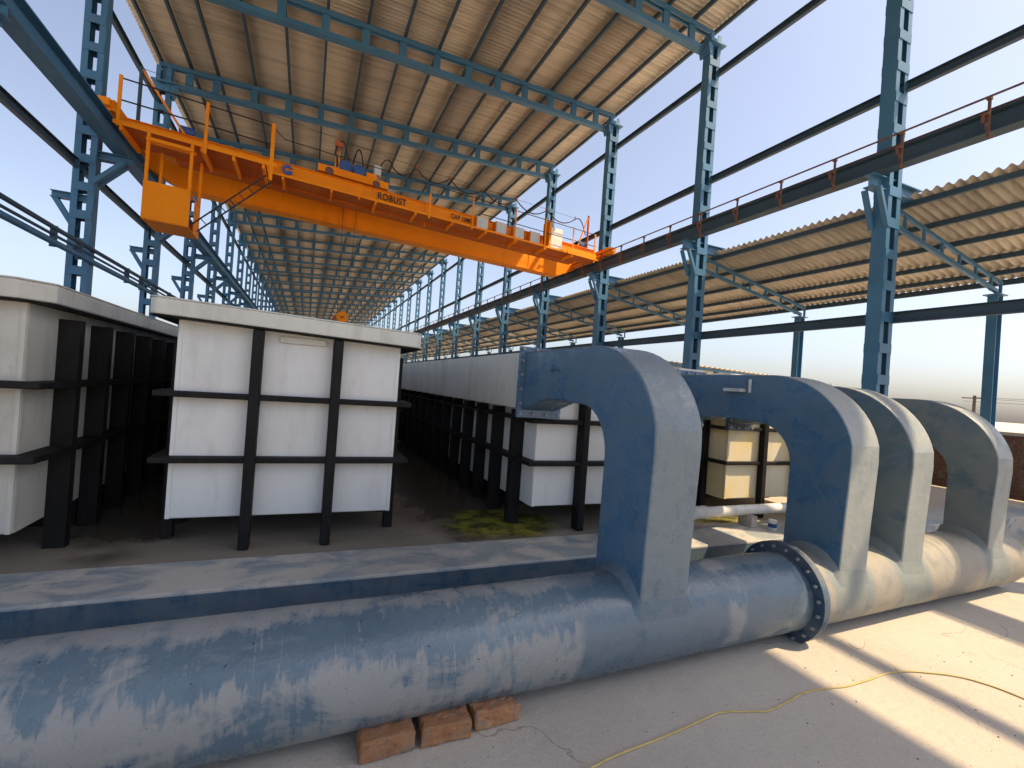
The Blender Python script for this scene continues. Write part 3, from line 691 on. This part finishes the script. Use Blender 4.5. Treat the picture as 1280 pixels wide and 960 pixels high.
# ------------------------------------------------------------------ process tanks
def tank(x0, x1, yf, yb, mats, label, rim=True, front_ribs=(), hood=None, rim_z=2.05, plate=None, straps=(.74, 1.28), rimout=.17, chamf=.05, side_first=.35, ribd=.14, strapd=.12, fribd=.145, tilt=0, pitch=.60):
    r = thing('process_tank', label, 'tank', ((x0+x1)/2, yf, 0))
    shell, rimm = mats; zt = rim_z-.03-(.08 if tilt else 0); zb = .26; th = .03
    # shell panels
    MB().box((x0, yf, zb), (x1, yf+th, zt)).build('front_wall', shell, r, bevel=.012)
    MB().box((x0, yf+th, zb), (x0+th, yb, zt)).build('side_wall', shell, r)
    MB().box((x1-th, yf+th, zb), (x1, yb, zt)).build('side_wall', shell, r)
    MB().box((x0+th, yb-th, zb), (x1-th, yb, zt)).build('back_wall', shell, r)
    MB().box((x0+th, yf+th, zb+.001), (x1-th, yb-th, zb+.04)).build('floor_panel', shell, r)
    for s in (x0+.004, x1-.034):      # welded corner beads
        MB().box((s, yf-.008, zb+.002), (s+.03, yf-.0005, zt-.15)).build('corner_bead', shell, r)
    if rim:
        o = rimout; a, b2, c, d = x0-o, x1+o, yf-o, yb+o
        def ring(z0, z1, i0, nm):
            pr = [(a+chamf, c), (b2-chamf, c), (b2, c+chamf), (b2, d-chamf), (b2-chamf, d), (a+chamf, d), (a, d-chamf), (a, c+chamf)]
            ctr = ((a+b2)/2, (c+d)/2); inn = [(px+(1 if px < ctr[0] else -1)*i0, py+(1 if py < ctr[1] else -1)*i0) for px, py in pr]
            n = 8; vs = [(*p, z0) for p in pr]+[(*p, z1) for p in pr]+[(*p, z0) for p in inn]+[(*p, z1) for p in inn]
            vs = [(px, py_, pz-tilt*(px-x0)) for px, py_, pz in vs]
            fs = []
            for i in range(n):
                j = (i+1) % n
                fs += [(i, j, j+n, i+n), (i+n, j+n, j+3*n, i+3*n), (i+2*n, i+3*n, j+3*n, j+2*n), (i, i+2*n, j+2*n, j)]
            return MB().add(vs, fs).build(nm, rimm, r, bevel=.012)
        ring(rim_z-.13, rim_z, .03, 'rim_band'); ring(rim_z+.001, rim_z+.014, o+.12, 'rim_top')
        ring(rim_z-.145, rim_z-.131, o-.002, 'rim_bracket').data.materials[0] = M['black']
    # vertical ribs
    for x in front_ribs:
        wx = .042
        MB().box((x-wx, yf-fribd, 0.005), (x+wx, yf-.001, rim_z-.15-tilt*(x-x0) if rim else zt-.02)).build('rib', M['black'], r, bevel=.012)
    ym = yf+side_first; ribm = {}
    topz = (zt-.18) if not hood else 1.30
    for s, x in ((-1, x0), (1, x1)):
        d = ribd
        mb = MB().box((0, -.045, 0.004), (s*d, .045, topz)); 
        ribm[s] = mb.mesh('rib', M['black'])
    y = ym
    while y < yb-.1:
        for s, x in ((-1, x0-.001), (1, x1+.001)): put('rib', ribm[s], r, (x-r.location.x, y-yf, 0))
        y += pitch
    # horizontal straps all round
    for z in straps:
        d = strapd
        MB().box((x0-d, yf-d, z), (x1+d, yf-.002, z+.048)).build('strap', M['black'], r, bevel=.01)
        for s, x in ((-1, x0), (1, x1)):
            MB().box((x+s*.002, yf-.001, z+.001), (x+s*d, yb, z+.047)).build('strap', M['black'], r)
    # bearers under the floor
    yy = yf+1.1
    while yy < yb:
        MB().box((x0+.02, yy, .004), (x1-.02, yy+.1, zb-.003)).build('bearer', M['black'], r); yy += 1.2
    if plate:
        a, b2, z = plate
        MB().box((a, yf-.035, z), (b2, yf-.0005, z+.055)).build('name_plate', rimm, r, bevel=.004)
    if hood:
        for hx0, hx1 in hood:
            h = MB().box((hx0, yf-.09, 1.325), (hx1, yb, 1.93)).build('suction_hood', M['hood'], r, bevel=.012)
            for k in range(12): MB().box((hx0-.004, yf+.6+1.22*k, 1.33), (hx0-.0005, yf+.612+1.22*k, 1.925)).build('hood_seam', M['hood'], r)
    return r
tank(-3.72, -1.84, 4.47, 18.5, (M['tank_old'], M['tank_old']), 'weathered white tank with softened rim corner, standing nearest the low pipes', front_ribs=(-3.1, -2.5), chamf=.16, rimout=.15, side_first=.50, ribd=.14, pitch=.62, straps=(.78, 1.30), strapd=.15, fribd=.175)
tank(-1.0, .83, 4.72, 18.6, (M['tank'], M['hood']), 'white tank with two black front ribs, a rim and a name plate', front_ribs=(-.40, .25), plate=(-.235, .145, 1.80), ribd=.085, tilt=.036, rim_z=2.06)
tank(2.34, 4.42, 4.66, 18.6, (M['tank'], M['tank']), 'white tank between two grey white suction hoods, joined to the first and second arch', rim=False, front_ribs=(2.90, 3.75), hood=((2.10, 2.52), (4.20, 4.62)), rim_z=1.92, straps=(.72, 1.18))
tank(5.19, 7.15, 4.66, 18.6, (M['tank_cream'], M['tank_cream']), 'sunlit cream tank behind the white floor pipe, joined to the last two arches', rim=False, front_ribs=(5.82, 6.5), hood=((5.06, 5.45), (6.7, 7.12)), rim_z=1.92, straps=(.72, 1.18), strapd=.06, fribd=.09, ribd=.09)

# ------------------------------------------------------------------ laminated duct pipe with arches
PR, PZ = .314, G+.335
SL = .02                                       # small drift of the axis
def py(x): return 2.725+SL*(x-2)
def barrel(x0, x1, r, mat, parent, n=64, segs=40):
    mb = MB(); vs = []
    for i in range(segs+1):
        x = x0+(x1-x0)*i/segs
        for k in range(n):
            a = 2*math.pi*k/n
            rr = r*(1+.004*math.sin(3*x+2*a)+.003*math.sin(7.3*x+a))
            vs.append((x, py(x)+rr*math.cos(a), PZ+rr*math.sin(a)))
    mb.add(vs, [(i*n+k, (i+1)*n+k, (i+1)*n+(k+1) % n, i*n+(k+1) % n) for i in range(segs) for k in range(n)], True)
    mb.add(vs, [tuple(range(n)), tuple(range(len(vs)-1, len(vs)-n-1, -1))])
    return mb.build('barrel', mat, parent)
def arm_profile(top, thin=0):
    d = top-1.92
    cy, cz, ro = 3.22, 1.20+d, .81
    outer = [(2.475, -.02), (2.45, .6), (2.42, 1.2+d)]
    for i in range(1, 15):
        a = math.pi-R(11)-(math.pi/2-R(11))*(i-1)/13
        outer.append((cy+ro*math.cos(a), cz+.72*math.sin(a)))
    outer.append((3.8, top+.0)); outer.append((4.48, top))
    inner = [(4.48, 1.325+d*.4), (4.30, 1.37+d*.6), (4.1, 1.43+d*.8), (3.9, 1.455+d*.9), (3.6, 1.455+d)]
    icy, icz, ri = 3.34, 1.08+d, .365
    for i in range(0, 11):
        a = math.pi/2+(math.pi/2)*i/10
        inner.append((icy+ri*math.cos(a), icz+ri*math.sin(a)))
    inner += [(2.985, .6), (3.00, -.02)]
    inner = [(y-thin*max(0, min(1, (4.0-y)/.6)), z) for y, z in inner]
    return outer, inner
bolt_m = MB().cyl((0, 0, 0), (0, -.022, 0), .017, 6).mesh('bolt', M['bolt'])
boltx_m = MB().cyl((0, 0, 0), (-.022, 0, 0), .013, 6).mesh('bolt', M['bolt'])
boltxp_m = MB().cyl((0, 0, 0), (.022, 0, 0), .013, 6).mesh('bolt', M['bolt'])
def arm(xl, w, top, mat, parent, fit=None, thin=0, front=None):
    front = front or M['frp_front_pale']
    o_, i_ = arm_profile(top, thin); mb = MB(); dy = py(xl)-2.73
    pro = o_+i_; n = len(pro)
    sh = lambda y: dy*max(0, 1-(y-2.4)/2.0)
    vs = [(xl, y+sh(y), z) for y, z in pro]+[(xl+w, y+sh(y), z) for y, z in pro]
    fs = [(i, i+n, (i+1) % n+n, (i+1) % n) for i in range(n)]
    # side faces as quad strips between outer and inner
    def side(base, rev):
        no, ni = len(o_), len(i_); idx_o = [base+i for i in range(no)]; idx_i = [base+n-1-i for i in range(ni)]
        a = b2 = 0; F = []
        while a < no-1 or b2 < ni-1:
            if a < no-1 and (b2 >= ni-1 or (a+1)/(no-1) <= (b2+1)/(ni-1)): f = (idx_o[a], idx_o[a+1], idx_i[b2]); a += 1
            else: f = (idx_o[a], idx_i[b2+1], idx_i[b2]); b2 += 1
            F.append(tuple(reversed(f)) if rev else f)
        return F
    mb.add(vs, fs, True); k0 = len(mb.f)
    mb.f += side(0, False)+side(n, True); mb.sm += [False]*(len(mb.f)-k0)
    ob = mb.build('arch_arm', mat, parent, bevel=.014, seg=3)
    ob.data.materials.append(front)
    for i_f in range(len(o_)-1): ob.data.polygons[i_f].material_index = 1
    ob.data.set_sharp_from_angle(angle=R(9.5))
    # laminated fillet onto the barrel
    f = MB(); ring = []
    def rr(o):
        pts = []; a, b2, c, d = xl-o, xl+w+o, 2.47+dy-o, 3.0-thin+dy+o; cr_ = .02+o*.8
        for (cx, cy_, a0) in ((b2-cr_, d-cr_, 0), (a+cr_, d-cr_, 90), (a+cr_, c+cr_, 180), (b2-cr_, c+cr_, 270)):
            for q in range(7):
                an = R(a0+q*15); pts.append((cx+cr_*math.cos(an), cy_+cr_*math.sin(an)))
        # subdivide the long edges
        out_ = []
        for p, q in zip(pts, pts[1:]+pts[:1]):
            m_ = max(1, int(math.hypot(p[0]-q[0], p[1]-q[1])/.05)) if False else (6 if math.hypot(p[0]-q[0], p[1]-q[1]) > .1 else 1)
            out_ += [(p[0]+(q[0]-p[0])*j/m_, p[1]+(q[1]-p[1])*j/m_) for j in range(m_)]
        return out_
    steps = 7; rings = []
    for s in range(steps):
        u = s/(steps-1); o = -.004+.06*u; h = .07*(1-u)**2.2
        pts = rr(o); rg = []
        for x, y in pts:
            yc = py(x); e_ = .006*(1-u)-.005*u; q = max(-.999, min(.999, (y-yc)/(PR+e_)))
            # wrap over the shoulder of the barrel
            zz = PZ+(PR+e_)*math.sqrt(1-q*q)
            yy = y
            if abs(y-yc) > PR*.94:
                ex = abs(y-yc)-PR*.94; ang = math.acos(.94)-ex/PR*1.2
                yy = yc+math.copysign((PR+e_)*math.cos(ang), y-yc); zz = PZ+(PR+e_)*math.sin(ang)
            rg.append((x, yy, zz+h))
        rings.append(rg)
    nn = min(len(r_) for r_ in rings)
    if all(len(r_) == nn for r_ in rings):
        vs = [p for r_ in rings for p in r_]
        f.add(vs, [(s*nn+k, (s+1)*nn+k, (s+1)*nn+(k+1) % nn, s*nn+(k+1) % nn) for s in range(steps-1) for k in range(nn)], True)
        f.build('joint_fillet', fit or mat, parent)
    # flange frame at the hood end
    zb = 1.325+(top-1.92)*.4
    fl_ = MB(); a, b2, c, d = xl-.055, xl+w+.055, zb-.085, top+.055; ym = 4.481
    fl_.box((a, ym, c), (b2, ym+.05, zb)); fl_.box((a, ym, top), (b2, ym+.05, d)); fl_.box((a, ym, zb), (xl, ym+.05, top)); fl_.box((xl+w, ym, zb), (b2, ym+.05, top))
    fo = fl_.build('arm_flange', M['frp_flange'] if mat is not M['frp_arm'] else M['frp_arm'], parent, bevel=.004)
    for i in range(4):
        x = a+.03+(b2-a-.06)*i/3
        for z in (c+.04, d-.025): put('bolt', bolt_m, fo, Vector((x, ym, z))-parent.location)
    for i in range(1, 5):
        z = c+(d-c)*i/5
        for x in (a+.026, b2-.026): put('bolt', bolt_m, fo, Vector((x, ym, z))-parent.location)
    return ob
def ring_flange(x, th, parent, boltside):
    mb = MB(); n = 56; R0, R1 = PR-.01, .40; vs = []
    for xx in (x, x+th):
        for rr_ in (R0, R1):
            vs += [(xx, py(x)+rr_*math.cos(2*math.pi*k/n), PZ+.055+(rr_)*math.sin(2*math.pi*k/n)-.055+(.0)) for k in range(n)]
    fs = []
    for k in range(n):
        j = (k+1) % n
        fs += [(k, j, n+j, n+k), (2*n+k, 3*n+k, 3*n+j, 2*n+j), (n+k, n+j, 3*n+j, 3*n+k)]
    mb.add(vs, fs, False); o = mb.build('end_flange', M['frp_flange'], parent)
    for k in range(20):
        a = 2*math.pi*(k+.5)/20
        put('bolt', boltx_m if boltside < 0 else boltxp_m, o, Vector((x if boltside < 0 else x+th, py(x)+.36*math.cos(a), PZ+.36*math.sin(a)))-parent.location)
    return o
XF = 3.80
pa = thing('duct_pipe', 'big blue laminated duct pipe with scuffed dusty paint, carrying one arch, chocked with bricks', 'pipe', (1.5, 2.7, G))
barrel(-3.2, XF, PR, M['frp_barrel'], pa)
arm(2.07, .40, 1.925, M['frp_arm'], pa, M['frp_barrel'], 0, M['frp_front'])
ring_flange(XF-.034, .034, pa, -1)
MB().cyl((2.069, 3.85, 1.75), (2.03, 3.85, 1.75), .028, 12).build('test_plug', M['frp_arm'], pa)
pb = thing('duct_pipe', 'dusty pale duct pipe lying in the sun with three blue grey arches', 'pipe', (5.5, 2.75, G))
barrel(XF+.002, 7.45, PR, M['frp_pale'], pb, segs=24)
arm(4.14, .37, 1.845, M['frp_arm'], pb, M['frp_pale'])
arm(5.05, .33, 1.80, M['frp_arm_pale'], pb, M['frp_pale'])
arm(6.64, .31, 1.745, M['frp_arm_pale'], pb, M['frp_pale'], .11)
ring_flange(XF+.001, .034, pb, 1)
hd = MB().box((4.05, 3.52, 1.665), (4.139, 3.74, 1.70)); hd.box((4.11, 3.46, 1.66), (4.139, 3.48, 1.80))
hd.build('damper_handle', M['panel'], pb, bevel=.006)

# ------------------------------------------------------------------ bricks, cable, small things
bl = ['dusty clay brick wedged under the blue pipe, outermost of three from the arch', 'middle clay brick of three wedged under the blue pipe', 'clay brick wedged under the blue pipe, closest of three to the arch']
for i, (x, y, rz) in enumerate(((.36, 2.37, 2), (.665, 2.385, -1), (.965, 2.405, 2))):
    L, D, H = .275, .14, .105
    mb = MB(); nx, ny, nz = 9, 5, 4; rr = random.Random(i+3)
    # box with chipped corners
    c = [(a, b2, c2) for c2 in (0, H) for (a, b2) in ((0, 0), (L, 0), (L, D), (0, D))]
    c = [(a+rr.uniform(-.006, .006), b2+rr.uniform(-.006, .006), c2 if c2 == 0 else c2+rr.uniform(-.006, .004)) for a, b2, c2 in c]
    mb.hexa(c)
    o = mb.build('brick', M['brick'], None, bevel=.012, seg=2)
    sb = o.modifiers.new('sub', 'SUBSURF'); sb.subdivision_type = 'SIMPLE'; sb.levels = sb.render_levels = 3
    tx = bpy.data.textures.new('chip%d' % i, 'CLOUDS'); tx.noise_scale = .05; tx.noise_depth = 3
    dm = o.modifiers.new('chip', 'DISPLACE'); dm.texture = tx; dm.strength = .022; dm.mid_level = .55; dm.texture_coords = 'GLOBAL'
    o.location = (x, y, G+.001); o.rotation_euler.z = R(rz)
    tag(o, bl[i], 'brick', 'bricks chocking the pipe')
cp = [(1.35, 1.98), (1.6, 2.02), (2.03, 2.06), (2.25, 2.085), (2.44, 2.105), (2.62, 2.06), (2.75, 2.025), (2.97, 2.05), (3.19, 2.08), (3.38, 2.06), (3.53, 2.035), (3.78, 2.035), (4.01, 2.045), (4.2, 2.01), (4.34, 1.95), (4.47, 1.88), (4.55, 1.81), (4.62, 1.69), (4.65, 1.55), (4.7, 1.2), (4.6, .7)]
cp = [(.2, 1.75), (.8, 1.92)]+cp
def smooth(p):
    out_ = []
    for i in range(len(p)-1):
        p0, p1, p2, p3 = p[max(i-1, 0)], p[i], p[i+1], p[min(i+2, len(p)-1)]
        for k in range(5):
            t = k/5
            out_.append(tuple(.5*((2*p1[j])+(-p0[j]+p2[j])*t+(2*p0[j]-5*p1[j]+4*p2[j]-p3[j])*t*t+(-p0[j]+3*p1[j]-3*p2[j]+p3[j])*t**3) for j in range(2)))
    return out_
mb = MB().tube([(x, y, G+.007+.0015*math.sin(x*9)) for x, y in smooth(cp)], .0058, 8)
tag(mb.build('power_cable', M['yellow']), 'thin yellow cable snaking over the concrete in front of the pipe', 'cable')
# white floor pipe
wp = thing('plastic_pipe', 'white plastic pipe lying low in front of the cream tank', 'pipe', (5, 4.25, 0))
MB().cyl((4.33, 4.3, .21), (8.4, 4.35, .21), .062, 20).build('barrel', M['pvc'], wp)
MB().tube([(4.45, 4.302, .21), (4.34, 4.3, .21), (4.27, 4.3, .19), (4.235, 4.3, .14), (4.23, 4.3, .014)], .075, 20).build('elbow', M['pvc'], wp)
MB().cyl((4.44, 4.302, .21), (4.5, 4.302, .21), .078, 20).build('collar', M['pvc'], wp)
for x in (5.2, 6.4, 7.6): MB().box((x, 4.22, .013), (x+.1, 4.42, .147)).build('support_block', M['coping'], wp)
can = thing('paint_can', 'small white and blue can on the kerb beside the arch leg', 'can', (5.42, 4.1, .013))
put('body', MB().cyl((0, 0, 0), (0, 0, .12), .05, 18).mesh('body', M['pvc']), can)
put('band', MB().cyl((0, 0, .03), (0, 0, .08), .0515, 18).mesh('band', M['motor']), can)
# pebbles and crumbs on the yard
pm = MB(); rr = random.Random(5)
for i in range(300):
    x, y = rr.uniform(.6, 7.5), rr.uniform(.9, 2.3)
    s = rr.choice((.002, .0025, .003, .004, .006)); h = s*.7
    q = [(x+s*math.cos(a)*rr.uniform(.7, 1.2), y+s*math.sin(a)*rr.uniform(.7, 1.2)) for a in (.3, 1.9, 3.4, 5.0)]
    pm.hexa([(*p, G) for p in q]+[(p[0]*.6+x*.4, p[1]*.6+y*.4, G+h) for p in q])
po = pm.build('grit', M['wood']); po['kind'] = 'stuff'; tag(po, 'dark grit and crumbs strewn over the concrete yard', 'grit')

# ------------------------------------------------------------------ boundary wall, far shed, pole and wires
wl = thing('brick_wall', 'brown brick boundary wall with pale coping beyond the last arch', 'wall', (14.1, 6, G))
MB().box((14.115, -2, G-.1), (14.35, 40, 1.26)).build('wall_core', M['mortar'], wl)
MB().box((14.06, -2, 1.261), (14.4, 40, 1.33)).build('coping', M['coping'], wl)
bk = MB(); z = G+.01; row = 0; rr = random.Random(2)
while z < 1.2:
    y = 1.0+(.125 if row % 2 else 0)
    while y < 18:
        e = rr.uniform(-.006, .006); bk.box((14.10+e, y, z), (14.2, y+.235, z+.075)); y += .25
    z += .088; row += 1
bo = bk.build('bricks', M['wall_brick'], wl); bo['kind'] = 'stuff'
fs_ = thing('low_shed', 'low dark corrugated shed roof on blue posts behind the lean-to columns', 'shed', (17, 20, G))
q = corr(5.0, 6.2, -.15, 0, .18, .03, 6)
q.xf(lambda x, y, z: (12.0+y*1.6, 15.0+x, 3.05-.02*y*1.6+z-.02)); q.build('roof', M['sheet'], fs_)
for x in (12.3, 16.0, 19.6): MB().box((x, 15.2, G), (x+.15, 15.35, 2.9)).build('post', M['steel'], fs_)
MB().beam((12.1, 15.15, 2.93), (19.9, 15.15, 2.77), .08, .1).build('edge_beam', M['steel'], fs_)
MB().beam((12.1, 15.15, 2.62), (19.9, 15.15, 2.66), .06, .08).build('edge_beam', M['steel'], fs_)
MB().box((12.2, 20.8, G), (19.8, 21, 2.75)).build('back_wall', M['mortar'], fs_)
up_ = thing('utility_pole', 'thin dark utility pole standing far beyond the brick wall', 'pole', (48.5, 20, G))
MB().cyl((48.5, 20, G), (48.5, 20, 3.45), .13, 10, .1).build('shaft', M['wood'], up_)
MB().box((48.45, 19.2, 3.2), (48.55, 20.8, 3.28)).build('crossarm', M['wood'], up_)
for i, (z, dy) in enumerate(((3.2, -.7), (3.32, 0), (3.0, .7))):
    o = MB().tube(arc((48.5, 20+dy, z), (30, -14+dy, z+.6), -.5, 12)+arc((48.5, 20+dy, z), (80, 80+dy, z+1.5), -.5, 12)[1:], .008, 4)
    # two spans, laid as separate runs
    o = MB().tube(arc((48.5, 20+dy, z), (30, -14+dy, z+.6), -.5, 12), .012, 4).build('overhead_wire', M['cable'])
    tag(o, 'thin overhead wire strung past the utility pole', 'wire', 'overhead wires')
